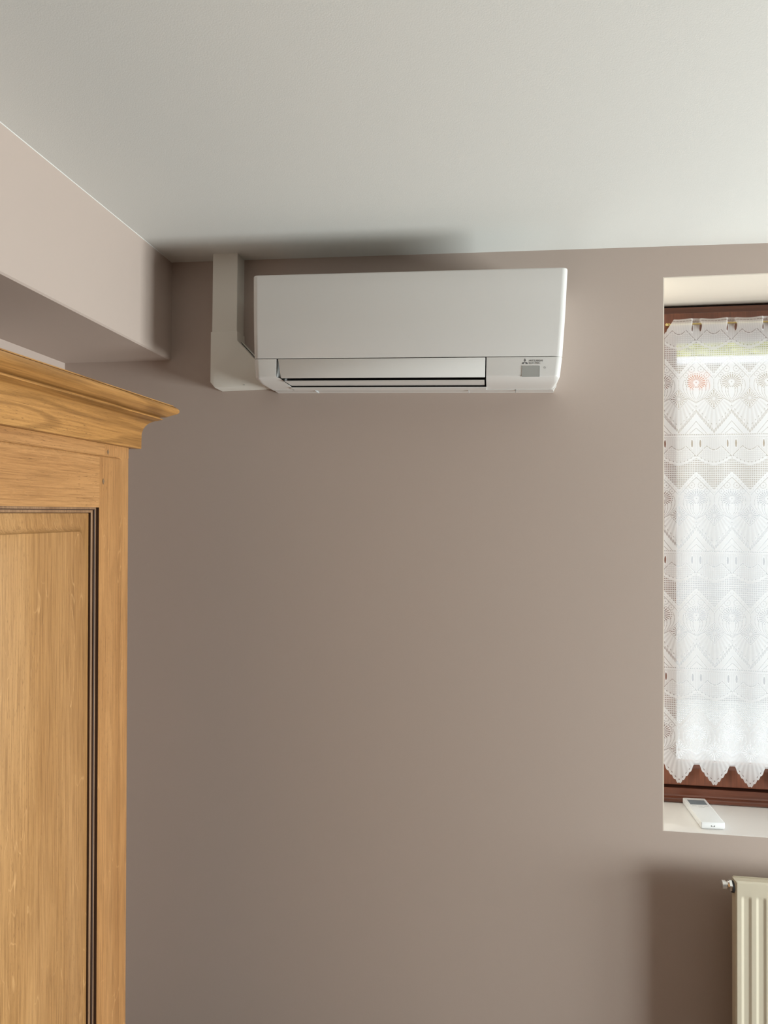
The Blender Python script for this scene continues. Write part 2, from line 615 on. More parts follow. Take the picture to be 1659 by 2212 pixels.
bm = loft([half_ring(.408, -.110, 0, 2.052, .004), half_ring(.4125, -.110, 0, 2.10, .004),
           half_ring(.4195, -.110, 0, 2.33, .004), half_ring(.4165, -.110, 0, 2.334, .004)])
bm2 = loft([half_ring(.405, -.212, -.1105, 2.112, .014), half_ring(.4185, -.212, -.1105, 2.3335, .014)])
tmp = bpy.data.meshes.new('tmp')
bm2.to_mesh(tmp)
bm2.free()
bm.from_mesh(tmp)
bpy.data.meshes.remove(tmp)
mesh_obj('housing', bm, M['white_plastic'], ac, smooth=40)
# front panel with rounded top edge and rounded sides
rr = [half_ring(.4125, -.228, -.2125, 2.1065, .016), half_ring(.4135, -.2285, -.2125, 2.108, .016)]
for k in range(6):
    f = k / 5
    rr.append(half_ring(.4135 + .0085 * f, -.2285, -.14, 2.108 + .222 * f, .016))
rr = [half_ring(h, yf, -.2125, z, r_) for h, yf, z, r_ in
      [(.4125, -.2275, 2.1065, .0155), (.4133, -.2285, 2.1075, .016), (.4180, -.2285, 2.200, .016), (.4210, -.2285, 2.290, .016),
       (.4222, -.2285, 2.331, .016), (.4219, -.2278, 2.3335, .0155), (.4212, -.2262, 2.3352, .015), (.4202, -.2240, 2.336, .0145)]]
mesh_obj('front_panel', loft(rr), M['white_plastic'], ac, smooth=50)
# side cheeks that wrap the panel back to the wall
for s in (-1, 1):
    bm = bmesh.new()
    A = [(2.1075, .4133), (2.20, .4180), (2.29, .4210), (2.331, .4222)]
    outer = [[bm.verts.new((CX + s * (hw - dx), y, z)) for (y, dx) in ((-.2124, .0003), (-.09, .0006), (-.002, .002), (-.002, .008), (-.2124, .008))] for z, hw in A]
    for a, b_ in zip(outer, outer[1:]):
        for i in range(5):
            bm.faces.new((a[i], a[(i + 1) % 5], b_[(i + 1) % 5], b_[i]))
    bm.faces.new(outer[0])
    bm.faces.new(outer[-1][::-1])
    mesh_obj('side_cover', bm, M['white_plastic'], ac, smooth=40)


# lower corner covers (left narrow, right wide) : front face, 45-degree underside lip
def lower_cover(left):
    zt, zc = 2.1045, 2.0545
    bm = bmesh.new()
    n = 7
    rows = []
    for z, hw, yf in [(zt, .4130, -.2275), (zt - .001, .4131, -.2285), (zc + .004, .4085, -.2285), (zc, .4078, -.2277),
                      (zc - .0025, .4070, -.2250), (zc - .010, .4000, -.1900), (zc - .0125, .3930, -.1120)]:
        ring = []
        r_ = .016 if yf < -.2 else .008
        if left:
            xin = -.5915 if z > zc + .003 else (-.5885 if z > zc - .002 else (-.5795 if yf < -.2 else -.571))
            ring.append((xin, -.1105, z))
            ring.append((xin, yf, z))
            for k in range(n + 1):
                a = 1.5 * math.pi - (math.pi / 2) * k / n
                ring.append((CX - hw + r_ + r_ * math.cos(a), yf + r_ + r_ * math.sin(a), z))
            ring.append((CX - hw, -.1105, z))
        else:
            xin = -.0245
            ring.append((xin, -.1105, z))
            ring.append((xin, yf, z))
            for k in range(n + 1):
                a = 1.5 * math.pi + (math.pi / 2) * k / n
                ring.append((CX + hw - r_ + r_ * math.cos(a), yf + r_ + r_ * math.sin(a), z))
            ring.append((CX + hw, -.1105, z))
        rows.append(ring)
    return loft(rows)


mesh_obj('lower_cover', lower_cover(True), M['white_plastic'], ac, smooth=38)
rc = mesh_obj('lower_cover', lower_cover(False), M['white_plastic'], ac, smooth=38)
# bottom tray, narrower than the front, rising slightly to the wall
poly = [(-.1102, 2.0405), (-.1102, 2.052), (-.002, 2.056), (-.002, 2.0535)]
bm = add_prism(bmesh.new(), poly, 0, CX - .401, CX + .409)
for v in bm.verts:
    if v.co.y < -.1 and v.co.z < 2.045:
        v.co.x = CX + (v.co.x - CX) * .975
mesh_obj('bottom_tray', bm, M['white_plastic'], ac)
for x in (-.512, -.075, .055):
    mesh_obj('tray_seam', box((x, -.1109, 2.0402), (x + .0012, -.06, 2.0448)), M['light_print'], ac)
# dark air outlet behind the flap
bm = bmesh.new()
add_box(bm, (-.592, -.205, 2.105), (-.0243, -.1106, 2.1115))
add_box(bm, (-.592, -.118, 2.046), (-.0243, -.1106, 2.105))
mesh_obj('air_outlet', bm, M['dark_plastic'], ac)
# flap with slanted left end
za, zb = 2.0525, 2.1040
poly = [(-.5865, zb), (-.5775, za + .001), (-.5765, za), (-.0285, za), (-.0275, za + .001), (-.0275, zb)]
mesh_obj('flap', prism(poly, 1, -.2285, -.2235, 0.0008, 2), M['white_plastic'], ac, smooth=40)
# lower vane: a thin blade under the flap
poly = [(-.2190, 2.0445), (-.2185, 2.0473), (-.195, 2.0487), (-.150, 2.0480), (-.150, 2.0460)]
mesh_obj('vane', add_prism(bmesh.new(), poly, 0, -.568, -.0290), M['white_plastic'], ac, smooth=40)
poly = [(-.1460, 2.0395), (-.1465, 2.0425), (-.1180, 2.0445), (-.1106, 2.0445), (-.1106, 2.0405)]
mesh_obj('outlet_lip', add_prism(bmesh.new(), poly, 0, -.571, -.0245), M['white_plastic'], ac, smooth=40)
# receiver window that wraps the lower crease
bm = bmesh.new()
add_box(bm, (.0678, -.2291, 2.0535), (.1115, -.2284, 2.0805))
tag(mesh_obj('receiver_window', bm, M['grey_window'], ac), 'grey rectangular receiver window')
bm = bmesh.new()
for lo, hi in [((.0672, -.2293, 2.0530), (.0680, -.2285, 2.0810)), ((.1113, -.2293, 2.0530), (.1120, -.2285, 2.0810)),
               ((.0680, -.2293, 2.0803), (.1113, -.2285, 2.0810)), ((.0680, -.2293, 2.0528), (.1113, -.2285, 2.0536))]:
    add_box(bm, lo, hi)
mesh_obj('receiver_rim', bm, M['light_print'], ac)
# indicator ring
bm = bmesh.new()
n = 24
for k in range(n):
    a0, a1 = 2 * math.pi * k / n, 2 * math.pi * (k + 1) / n
    q = [(.1248 + r_ * math.cos(a), -.2288, 2.0762 + r_ * math.sin(a)) for r_, a in ((.0026, a0), (.0026, a1), (.0018, a1), (.0018, a0))]
    bm.faces.new([bm.verts.new(p) for p in q])
o = mesh_obj('indicator_ring', bm, M['light_print'], ac)
# three-diamond emblem: rhombs meeting at one point
bm = bmesh.new()
ex, ez, rl = .0740, 2.0907, .0056
for ang in (90, 210, 330):
    a = math.radians(ang)
    u = Vector((math.cos(a), math.sin(a)))
    p1 = Vector((math.cos(a + math.radians(30)), math.sin(a + math.radians(30)))) * rl
    p2 = Vector((math.cos(a - math.radians(30)), math.sin(a - math.radians(30)))) * rl
    q = [Vector((0, 0)), p1, p1 + p2, p2]
    # rhomb with a 60 degree tip, scaled to the emblem
    vs = [bm.verts.new((ex + v.x, -.2287, ez + v.y)) for v in q]
    vs2 = [bm.verts.new((ex + v.x, -.2284, ez + v.y)) for v in q]
    bm.faces.new(vs)
    for i in range(4):
        bm.faces.new((vs[i], vs[(i + 1) % 4], vs2[(i + 1) % 4], vs2[i]))
mesh_obj('emblem', bm, M['print_grey'], ac)


def lettering(name, body, x, y, z, size, sx, parent, mat, base):
    cu = bpy.data.curves.new(name, 'FONT')
    cu.body = body
    cu.size = size
    cu.extrude = 0.00012
    tmp = bpy.data.objects.new(name + '_tmp', cu)
    COL.objects.link(tmp)
    bpy.context.view_layer.update()
    dg = bpy.context.evaluated_depsgraph_get()
    me = bpy.data.meshes.new_from_object(tmp.evaluated_get(dg))
    bpy.data.objects.remove(tmp)
    w = max(v.co.x for v in me.vertices) - min(v.co.x for v in me.vertices)
    x_min = min(v.co.x for v in me.vertices)
    k = sx / w
    for v in me.vertices:
        X, Y, Z = v.co
        v.co = Vector((x + (X - x_min) * k, y - Z, z + Y)) - base
    me.materials.clear()
    me.materials.append(mat)
    o = bpy.data.objects.new(name, me)
    COL.objects.link(o)
    o.parent = parent
    return o


lettering('lettering', 'MITSUBISHI', .0848, -.2287, 2.0922, .0068, .0345, ac, M['print_grey'], B)
lettering('lettering', 'ELECTRIC', .0848, -.2287, 2.0861, .0068, .0285, ac, M['print_grey'], B)

# ------------------------------------------------------------------ pipe cover to the left of the unit
pc = empty('pipe_cover', Vector((-0.80, 0.0, 2.066)), 'ivory plastic pipe duct rising from an elbow to the ceiling, left of the air conditioner', 'pipe cover')
zt = ceil_z(-.80)
poly = [(-.842, 0), (-.842, -.0585), (-.8405, -.060), (-.7655, -.060), (-.764, -.0585), (-.764, 0)]
bm = add_prism(bmesh.new(), poly, 2, 2.225, zt - .0)
for v in bm.verts:
    if v.co.z > 2.4:
        v.co.z = ceil_z(v.co.x)
mesh_obj('vertical_duct', bm, M['duct_plastic'], pc)
# elbow cover
d = .064
poly = [(-.8445, 2.236), (-.7615, 2.236), (-.7605, 2.207), (-.705, 2.148), (-.660, 2.148), (-.660, 2.072), (-.830, 2.068), (-.8445, 2.085)]
bm = add_prism(bmesh.new(), poly, 1, -d, 0.0)
bmesh.ops.recalc_face_normals(bm, faces=bm.faces)
es = [e for e in bm.edges if all(v.co.y < -d + 1e-5 for v in e.verts)]
bmesh.ops.bevel(bm, geom=es, offset=.0022, segments=2, profile=.5, affect='EDGES')
mesh_obj('elbow_cover', bm, M['duct_plastic'], pc, smooth=30)
mesh_obj('screw', add_tube(bmesh.new(), (-.738, -.0648, 2.0745), (-.738, -.063, 2.0745), .0016, n=12), M['light_print'], pc)
bm = bmesh.new()
poly = [(-.7630, 2.214), (-.7590, 2.212), (-.700, 2.1535), (-.704, 2.150)]
add_prism(bm, poly, 1, -.030, -.001)
mesh_obj('elbow_rim', bm, M['duct_plastic'], pc)

# ------------------------------------------------------------------ oak wardrobe
WB = Vector((-.823, -.594, 0.02))
PV = Vector((-.74, -.5105, 1.934))
Rw = Matrix.Rotation(math.radians(1.0), 4, 'X')
wr = empty('wardrobe', WB, 'golden oak wardrobe with moulded cornice and framed panel door, at the left', 'wardrobe')
loc_w = PV + (Rw.to_3x3() @ (WB - PV))
wr.location = loc_w
wr.rotation_euler = (math.radians(1.0), 0, 0)
FX = -.823
XB = -1.335
YA, YB = -.5945, -1.960      # far end, near end
DT = FX - .022               # carcass set-back from door plane
# carcass: back, sides
bm = bmesh.new()
add_box(bm, (XB, YB + .002, .12), (XB + .015, YA - .002, 1.833))
mesh_obj('back_panel', bm, M['oak_y'], wr)
for y0, y1 in ((YA - .0205, YA - .002), (YB + .002, YB + .0205)):
    mesh_obj('side_panel', box((XB + .0152, y0, .12), (FX - .030, y1, 1.833)), M['oak_z'], wr)
mesh_obj('top_board', box((XB + .0152, YB + .021, 1.8135), (FX - .030, YA - .021, 1.833)), M['oak_y'], wr)
mesh_obj('bottom_board', box((XB + .0152, YB + .021, .14), (FX - .030, YA - .021, .16)), M['oak_y'], wr)
# corner posts (feet included)
for y0, y1, zlow in ((YA - .060, YA, .025), (YB, YB + .060, .045)):
    mesh_obj('corner_post', box((FX - .030, y0, zlow), (FX - .0008, y1, 1.8335), .003, 3), M['oak_z'], wr, smooth=40)
for y0, y1, zlow in ((YA - .0605, YA, .025), (YB, YB + .060, .045)):
    mesh_obj('rear_foot', box((XB, y0, zlow), (XB + .05, y1, .1198)), M['oak_z'], wr)
# frieze rail between the posts, bottom rail
yj = -.7012
mesh_obj('frieze_rail', box((FX - .030, YB + .061, 1.760), (FX - .0010, YA - .0612, 1.8335), .0006, 1), M['oak_y'], wr)
mesh_obj('frieze_board', box((FX - .0009, YB + .1067, 1.8085), (FX + .0005, yj, 1.8330), .0004, 1), M['oak_y'], wr)
mesh_obj('post_head', box((FX - .0009, yj + .0003, 1.8085), (FX + .0002, YA - .0030, 1.8330), .0002, 1), M['oak_z'], wr)
mesh_obj('bottom_rail', box((FX - .030, YB + .061, .13), (FX - .0010, YA - .0612, .22), .0006, 1), M['oak_y'], wr)


def peg(y, z, s, x):
    poly = [(y - s * .75, z), (y, z + s), (y + s * .75, z), (y, z - s)]
    return mesh_obj('peg', add_prism(bmesh.new(), poly, 0, x - .004, x + .0008), M['peg'], wr)


peg(-.688, 1.8165, .0058, FX)

# cornice: swept front and side profile with mitred corners. p = set-back from outermost edge
prof = [(0.095, 1.9400), (0.0105, 1.9385), (0.0095, 1.9350), (0.0055, 1.9348)]
for k in range(11):                       # large bead
    a = math.radians(80 - 150 * k / 10)
    prof.append((0.0115 - 0.0115 * math.cos(a), 1.9262 + 0.0090 * math.sin(a)))
prof += [(0.0160, 1.9135), (0.0225, 1.9098), (0.0275, 1.9085), (0.0330, 1.9082), (0.0330, 1.9062), (0.0285, 1.9052), (0.0285, 1.9040), (.0290, 1.9030), (0.0340, 1.9015)]
for k in range(13):                       # cove
    a = math.radians(5 + 80 * k / 12)
    prof.append((0.0345 + 0.0290 * math.sin(a), 1.8620 + 0.0375 * math.cos(a)))
prof += [(0.0637, 1.850), (0.0637, 1.8350), (0.0645, 1.8325), (0.0950, 1.8337)]
XO, YO, YN = -.740, -.5105, YB - .0835


def ring_c(p, z):
    return [(XB, YO - p, z), (XO - p, YO - p, z), (XO - p, YN + p, z), (XB, YN + p, z)]


bm = bmesh.new()
rows = [[bm.verts.new(v) for v in ring_c(p, z)] for p, z in prof]
for a, b_ in zip(rows, rows[1:]):
    for i in range(3):
        bm.faces.new((a[i], a[i + 1], b_[i + 1], b_[i]))
bm.faces.new((rows[0][0], rows[0][1], rows[0][2], rows[0][3]))
bm.faces.new((rows[-1][3], rows[-1][2], rows[-1][1], rows[-1][0]))
bm.faces.new([r_[0] for r_ in rows])
bm.faces.new([r_[3] for r_ in rows][::-1])
mesh_obj('cornice', bm, M['oak_cornice'], wr, smooth=28)


# doors: rebated frame with rounded lip, stepped dark moulding, raised panel
def door(ya, yb, first):
    """ya = far edge, yb = near edge (ya > yb)"""
    top, bot = 1.8065, .235
    X = FX + .0060
    r_top, r_bot = 1.6970, .345
    ra, rb = ya - .0975, yb + .0975
    # frame stiles
    root = mesh_obj('door', bmesh_ring_frame(ya, yb, bot, top, ra, rb, r_bot, r_top, X), M['oak_z'], wr, smooth=35)
    # rails laid between stiles (crosswise grain)
    for z0, z1 in ((r_top, top - .0045), (bot + .005, r_bot)):
        mesh_obj('door_rail', box((X - .004, rb - .0002, z0 + .00005), (X + .00035, ra + .0006, z1)), M['oak_y'], root)
    # moulding: two steps going down to the panel
    def ring(i, x):
        return [(x, ra - i, r_bot + i), (x, ra - i, r_top - i), (x, rb + i, r_top - i), (x, rb + i, r_bot + i)]
    prof2 = [(.0000, X - .0005), (.0003, X - .0070), (.0010, X - .0110), (.0022, X - .0085), (.0040, X - .0075), (.0050, X - .0090),
             (.0052, X - .0125), (.0062, X - .0135), (.0072, X - .0120), (.0088, X - .0115), (.0098, X - .0128), (.0100, X - .0190)]
    prof2 = [(.0000, X - .0005), (.0003, X - .0068), (.0015, X - .0072), (.0040, X - .0066), (.0056, X - .0080),
             (.0058, X - .0110), (.0068, X - .0116), (.0090, X - .0112), (.0108, X - .0124), (.0110, X - .0200), (.0135, X - .0200), (.0135, X - .026), (.0, X - .026)]
    bm = bmesh.new()
    R = [[bm.verts.new(p) for p in ring(i, x)] for i, x in prof2]
    for k in range(len(R)):
        a, b_ = R[k], R[(k + 1) % len(R)]
        for q in range(4):
            bm.faces.new((a[q], a[(q + 1) % 4], b_[(q + 1) % 4], b_[q]))
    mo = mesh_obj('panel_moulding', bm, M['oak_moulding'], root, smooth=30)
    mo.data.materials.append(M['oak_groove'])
    for p in mo.data.polygons:      # dark patina plus painted shade on the steep groove faces
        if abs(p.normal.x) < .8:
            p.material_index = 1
    # raised panel
    pa, pb, pt, pz = ra - .0113, rb + .0113, r_top - .0113, r_bot + .0113
    bm = bmesh.new()

    def pr_(i, x, notch):
        # outline with notched (shaped) corners
        a0, b0, t0, z0 = pa - i, pb + i, pt - i, pz + i
        pts = []
        for (cy, cz, sy, sz) in ((a0, t0, -1, -1), (b0, t0, 1, -1), (b0, z0, 1, 1), (a0, z0, -1, 1)):
            arc = []
            for k in range(8):
                f = k / 7
                ang = math.pi / 2 * f
                arc.append((x, cy + sy * notch * .37 * (1 - math.sin(ang)), cz + sz * notch * (1 - math.cos(ang)) ))
            if (sy, sz) in ((-1, -1), (1, 1)):
                arc = arc[::-1]
            pts += arc[::1]
        return pts
    rows = []
    for i, x, nt_ in [(0, X - .0190, .0001), (.001, X - .0165, .0001), (.013, X - .0145, .0001), (.022, X - .0138, .010), (.028, X - .0122, .022),
                      (.0325, X - .0092, .036), (.0355, X - .0058, .048), (.0368, X - .0034, .056), (.0372, X - .0022, .060), (.0378, X - .0019, .060)]:
        rows.append([bm.verts.new(p) for p in pr_(i, x, nt_)])
    for a, b_ in zip(rows, rows[1:]):
        for i in range(len(a)):
            bm.faces.new((a[i], a[(i + 1) % len(a)], b_[(i + 1) % len(a)], b_[i]))
    bm.faces.new(rows[-1])
    bm.faces.new([bm.verts.new((X - .025, v.co.y, v.co.z)) for v in rows[0]][::-1])
    bmesh.ops.remove_doubles(bm, verts=bm.verts, dist=1e-6)
    mesh_obj('door_panel', bm, M['oak_panel'], root, smooth=40)
    return root


def bmesh_ring_frame(ya, yb, bot, top, ra, rb, r_bot, r_top, X):
    bm = bmesh.new()
    n = 6

    def outer(i, x, rad):
        pts = []
        for cy, cz, a0 in ((ya - i, top - i, 0), (yb + i, top - i, 90), (yb + i, bot + i, 180), (ya - i, bot + i, 270)):
            sy = -1 if cy > (ya + yb) / 2 else 1
            sz = -1 if cz > (top + bot) / 2 else 1
            for k in range(n + 1):
                a = math.radians(a0 + 90 * k / n)
                pts.append((x, cy + sy * rad + rad * math.cos(a), cz + sz * rad + rad * math.sin(a)))
        return pts
    rows = [[bm.verts.new(p) for p in outer(i, x, r_)] for i, x, r_ in
            [(0, FX - .0006, .010), (0, X - .0048, .010), (.0006, X - .0026, .010), (.0020, X - .0010, .009), (.0042, X, .008)]]
    N = len(rows[0])
    for a, b_ in zip(rows, rows[1:]):
        for i in range(N):
            bm.faces.new((a[i], a[(i + 1) % N], b_[(i + 1) % N], b_[i]))
    inner = [(ra, r_top), (rb, r_top), (rb, r_bot), (ra, r_bot)]
    I = [bm.verts.new((X, y, z)) for y, z in inner]
    I2 = [bm.verts.new((X - .0215, y, z)) for y, z in inner]
    for i in range(4):
        bm.faces.new((I[i], I[(i + 1) % 4], I2[(i + 1) % 4], I2[i]))
    # front face: four corner fans joined by quads
    L = rows[-1]
    for q in range(4):
        seg = L[q * (n + 1):(q + 1) * (n + 1)]
        for a, b_ in zip(seg, seg[1:]):
            bm.faces.new((a, b_, I[q]))
        nx = L[((q + 1) * (n + 1)) % N]
        bm.faces.new((seg[-1], nx, I[(q + 1) % 4], I[q]))
    # back
    L = rows[0]
    for q in range(4):
        seg = L[q * (n + 1):(q + 1) * (n + 1)]
        for a, b_ in zip(seg, seg[1:]):
            bm.faces.new((b_, a, I2[q]))
        nx = L[((q + 1) * (n + 1)) % N]
        bm.faces.new((nx, seg[-1], I2[q], I2[(q + 1) % 4]))
    return bm


d1 = door(-.6355, -1.2765, True)
d2 = door(-1.2795, -1.919, False)
# the far door's own peg
bmp = add_prism(bmesh.new(), [(-.7175 - .0043, 1.752), (-.7175, 1.752 + .0062), (-.7175 + .0043, 1.752), (-.7175, 1.752 - .0062)], 0, FX + .002, FX + .0068)
mesh_obj('peg', bmp, M['peg'], d1)

# ------------------------------------------------------------------ radiator below the window
rad = empty('radiator', Vector((1.04, -.07, .15)), 'cream ribbed panel radiator on the wall below the window sill', 'radiator')
RX0, RX1, RZ0, RZ1, RY = .6275, 1.46, .155, .7350, -.095
RC = .6555
pitch = .0362
# front sheet as a height field with pressed channels
bm = bmesh.new()
xs_ = [RX0]
rx = lambda x: x


def rib_h(x):
    k = (x - RC) / pitch
    f = abs(k - round(k)) * pitch
    i = round(k)
    if i < 0 or RC + i * pitch > RX1 - .03:
        return 0.0
    if f < .0060:
        return 1.0
    if f > .0125:
        return 0.0
    return 1 - (f - .0060) / .0065


def edge_y(d):
    """bevelled outer edge, then the flat field; d = distance to the outer border"""
    return .0026 * max(0.0, 1 - d / .0042)


xs_ = []
x = RX0
while x < RX1:
    xs_.append(x)
    x += .0012
xs_.append(RX1)
zf = [RZ0, RZ0 + .0021, RZ0 + .0042, RZ0 + .0060, RZ0 + .03, RZ0 + .045, RZ0 + .050, RZ0 + .055, RZ0 + .06]
zf += [.40]
zf += [RZ1 - .055, RZ1 - .046, RZ1 - .044, RZ1 - .042, RZ1 - .040, RZ1 - .038, RZ1 - .037, RZ1 - .02, RZ1 - .0060, RZ1 - .0042, RZ1 - .0021, RZ1]


def field(x, z):
    dx = min(x - RX0, RX1 - x)
    dz = min(z - RZ0, RZ1 - z)
    y = RY + max(edge_y(dx), edge_y(dz))
    h = rib_h(x)
    if h > 0:
        e = min(z - (RZ0 + .045), (RZ1 - .037) - z)
        y += .0017 * h * min(1, max(0, e / .008))
    return y


G = [[bm.verts.new((x, field(x, z), z)) for z in zf] for x in xs_]
for i in range(len(xs_) - 1):
    for j in range(len(zf) - 1):
        bm.faces.new((G[i][j], G[i + 1][j], G[i + 1][j + 1], G[i][j + 1]))
# turned-back rim
Bk = -.069
loop = [G[i][0] for i in range(len(xs_))] + [G[-1][j] for j in range(1, len(zf))] + [G[i][-1] for i in range(len(xs_) - 2, -1, -1)] + [G[0][j] for j in range(len(zf) - 2, 0, -1)]
lb = [bm.verts.new((v.co.x, Bk, v.co.z)) for v in loop]
for i in range(len(loop)):
    bm.faces.new((loop[i], loop[(i + 1) % len(loop)], lb[(i + 1) % len(lb)], lb[i]))
bm.faces.new(lb)
mesh_obj('front_panel', bm, M['radiator'], rad, smooth=35)
mesh_obj('top_rim', box((RX0 + .0015, -.0725, RZ1 - .002), (RX1 - .0015, -.0692, RZ1 + .0030), .0012, 2), M['radiator'], rad, smooth=40)
mesh_obj('rear_panel', box((RX0 + .035, -.045, RZ0 + .02), (RX1 - .035, -.036, RZ1 - .03), .003, 2), M['radiator'], rad)
bm = bmesh.new()
x = RX0 + .05
while x < RX1 - .04:
    add_box(bm, (x, -.0688, RZ0 + .06), (x + .0012, -.0452, RZ1 - .06))
    x += .025
o = mesh_obj('convector_fins', bm, M['radiator'], rad)
o['kind'] = 'stuff'
for zz in (RZ1 - .045, RZ0 + .035):
    mesh_obj('header_pipe', box((RX0 + .035, -.0689, zz - .012), (RX1 - .035, -.0452, zz + .012), .004, 2), M['radiator'], rad)
for x in (.80, 1.27):
    mesh_obj('bracket', box((x, -.0358, .25), (x + .03, -.0002, .62)), M['radiator'], rad)
# plug on the upper left corner
yc_, zc_ = -.080, .7165
bm = add_tube(bmesh.new(), (.6220, yc_, zc_), (.6155, yc_, zc_), .0150, n=6)
add_tube(bm, (.6156, yc_, zc_), (.6120, yc_, zc_), .0125, .0100, n=24)
mesh_obj('collar', bm, M['chrome'], rad, smooth=40)
mesh_obj('seal_ring', add_tube(bmesh.new(), (.6221, yc_, zc_ - .003), (.6273, yc_, zc_ - .003), .0150, n=28), M['dark_plastic'], rad, smooth=40)
bm = add_tube(bmesh.new(), (.6125, yc_, zc_), (.6080, yc_, zc_), .0088, n=28)
for r0, r1, x0_, x1_ in ((.0105, .0118, .6081, .6070), (.0118, .0118, .6070, .5985), (.0118, .0095, .5985, .5972)):
    add_tube(bm, (x0_, yc_, zc_), (x1_, yc_, zc_), r0, r1, n=28)
tag(mesh_obj('plug', bm, M['steel'], rad, smooth=40), 'nickel vent plug')

# ------------------------------------------------------------------ remote control on the sill
rmt = empty('remote_control', Vector((.605, .125, WZ0 + .0004)), 'white remote control with grey display lying on the window sill', 'remote control')
zb_, zt_ = WZ0 + .0004, WZ0 + .0200
P = [(.5700, .2140), (.6350, .2175), (.6390, .0310), (.5742, .0265)]
bm = bmesh.new()


def rr_ring(inset, z):
    cx = sum(p[0] for p in P) / 4
    cy = sum(p[1] for p in P) / 4
    pts = []
    r_ = .003
    for i in range(4):
        a, b_, c_ = Vector(P[i - 1]), Vector(P[i]), Vector(P[(i + 1) % 4])
        u = (a - b_).normalized()
        v = (c_ - b_).normalized()
        b2 = b_ + (u + v) * inset
        for k in range(5):
            f = k / 4
            pts.append((*(b2 + u * r_ * (1 - f) ** 2 + v * r_ * f ** 2), z))
    return pts


bm = loft([rr_ring(.0035, zb_), rr_ring(.001, zb_ + .0025), rr_ring(0, zb_ + .006), rr_ring(0, zt_ - .0012), rr_ring(.0006, zt_ - .0004), rr_ring(.0015, zt_)])
mesh_obj('body', bm, M['remote'], rmt, smooth=50)
ux = (Vector(P[1]) - Vector(P[0])).normalized()
uy = (Vector(P[2]) - Vector(P[1])).normalized()


def on_remote(u0, u1, v0, v1, name, mat, h=.0004, bv=0):
    """u across, v from the far end toward the near end"""
    o_ = Vector(P[0])
    q = [o_ + ux * u + uy * v for u, v in ((u0, v0), (u1, v0), (u1, v1), (u0, v1))]
    return mesh_obj(name, add_prism(bmesh.new(), [tuple(p) for p in q], 2, zt_ - .0002, zt_ + h), mat, rmt)


tag(on_remote(.0085, .0575, .017, .054, 'display', M['lcd'], .0002), 'grey display')
for u in (.0100, .0270, .0440):
    on_remote(u, u + .0125, .0650, .0663, 'button_line', M['light_print'], .0002)
on_remote(.0255, .0420, .0760, .0768, 'cover_seam', M['light_print'], .0002)
on_remote(.021, .036, .0070, .0085, 'logo_line', M['light_print'], .0002)
# openings on the near end
u = Vector(P[3]) + (Vector(P[2]) - Vector(P[3])) * .50
nrm = Vector((uy.x, uy.y))
for s in (-.0042, .0042):
    c_ = u + ux * s
    mesh_obj('strap_hole', add_tube(bmesh.new(), (*(c_ - nrm * .001), zb_ + .0095), (*(c_ + nrm * .0003), zb_ + .0095), .0013, n=14), M['dark_plastic'], rmt)
c0 = u - ux * .0042
mesh_obj('strap_slot', prism([(c0.x, zb_ + .0082), (c0.x + .0084, zb_ + .0082), (c0.x + .0084, zb_ + .0088), (c0.x, zb_ + .0088)], 1, u.y - .0010, u.y + .001), M['light_print'], rmt)

# ------------------------------------------------------------------ lace curtains
UX = .1022 / 535.0           # metres per pattern unit across
UZ = .3573 / 1770.0          # metres per pattern unit down
CZT = 2.3035                 # top of cloth
CX0, CX1 = .5150, .5150 + .5040
XPH = .5592                  # a diamond column stands here
ZROW0 = 2.3046               # top of the first pattern row
YC = .2130


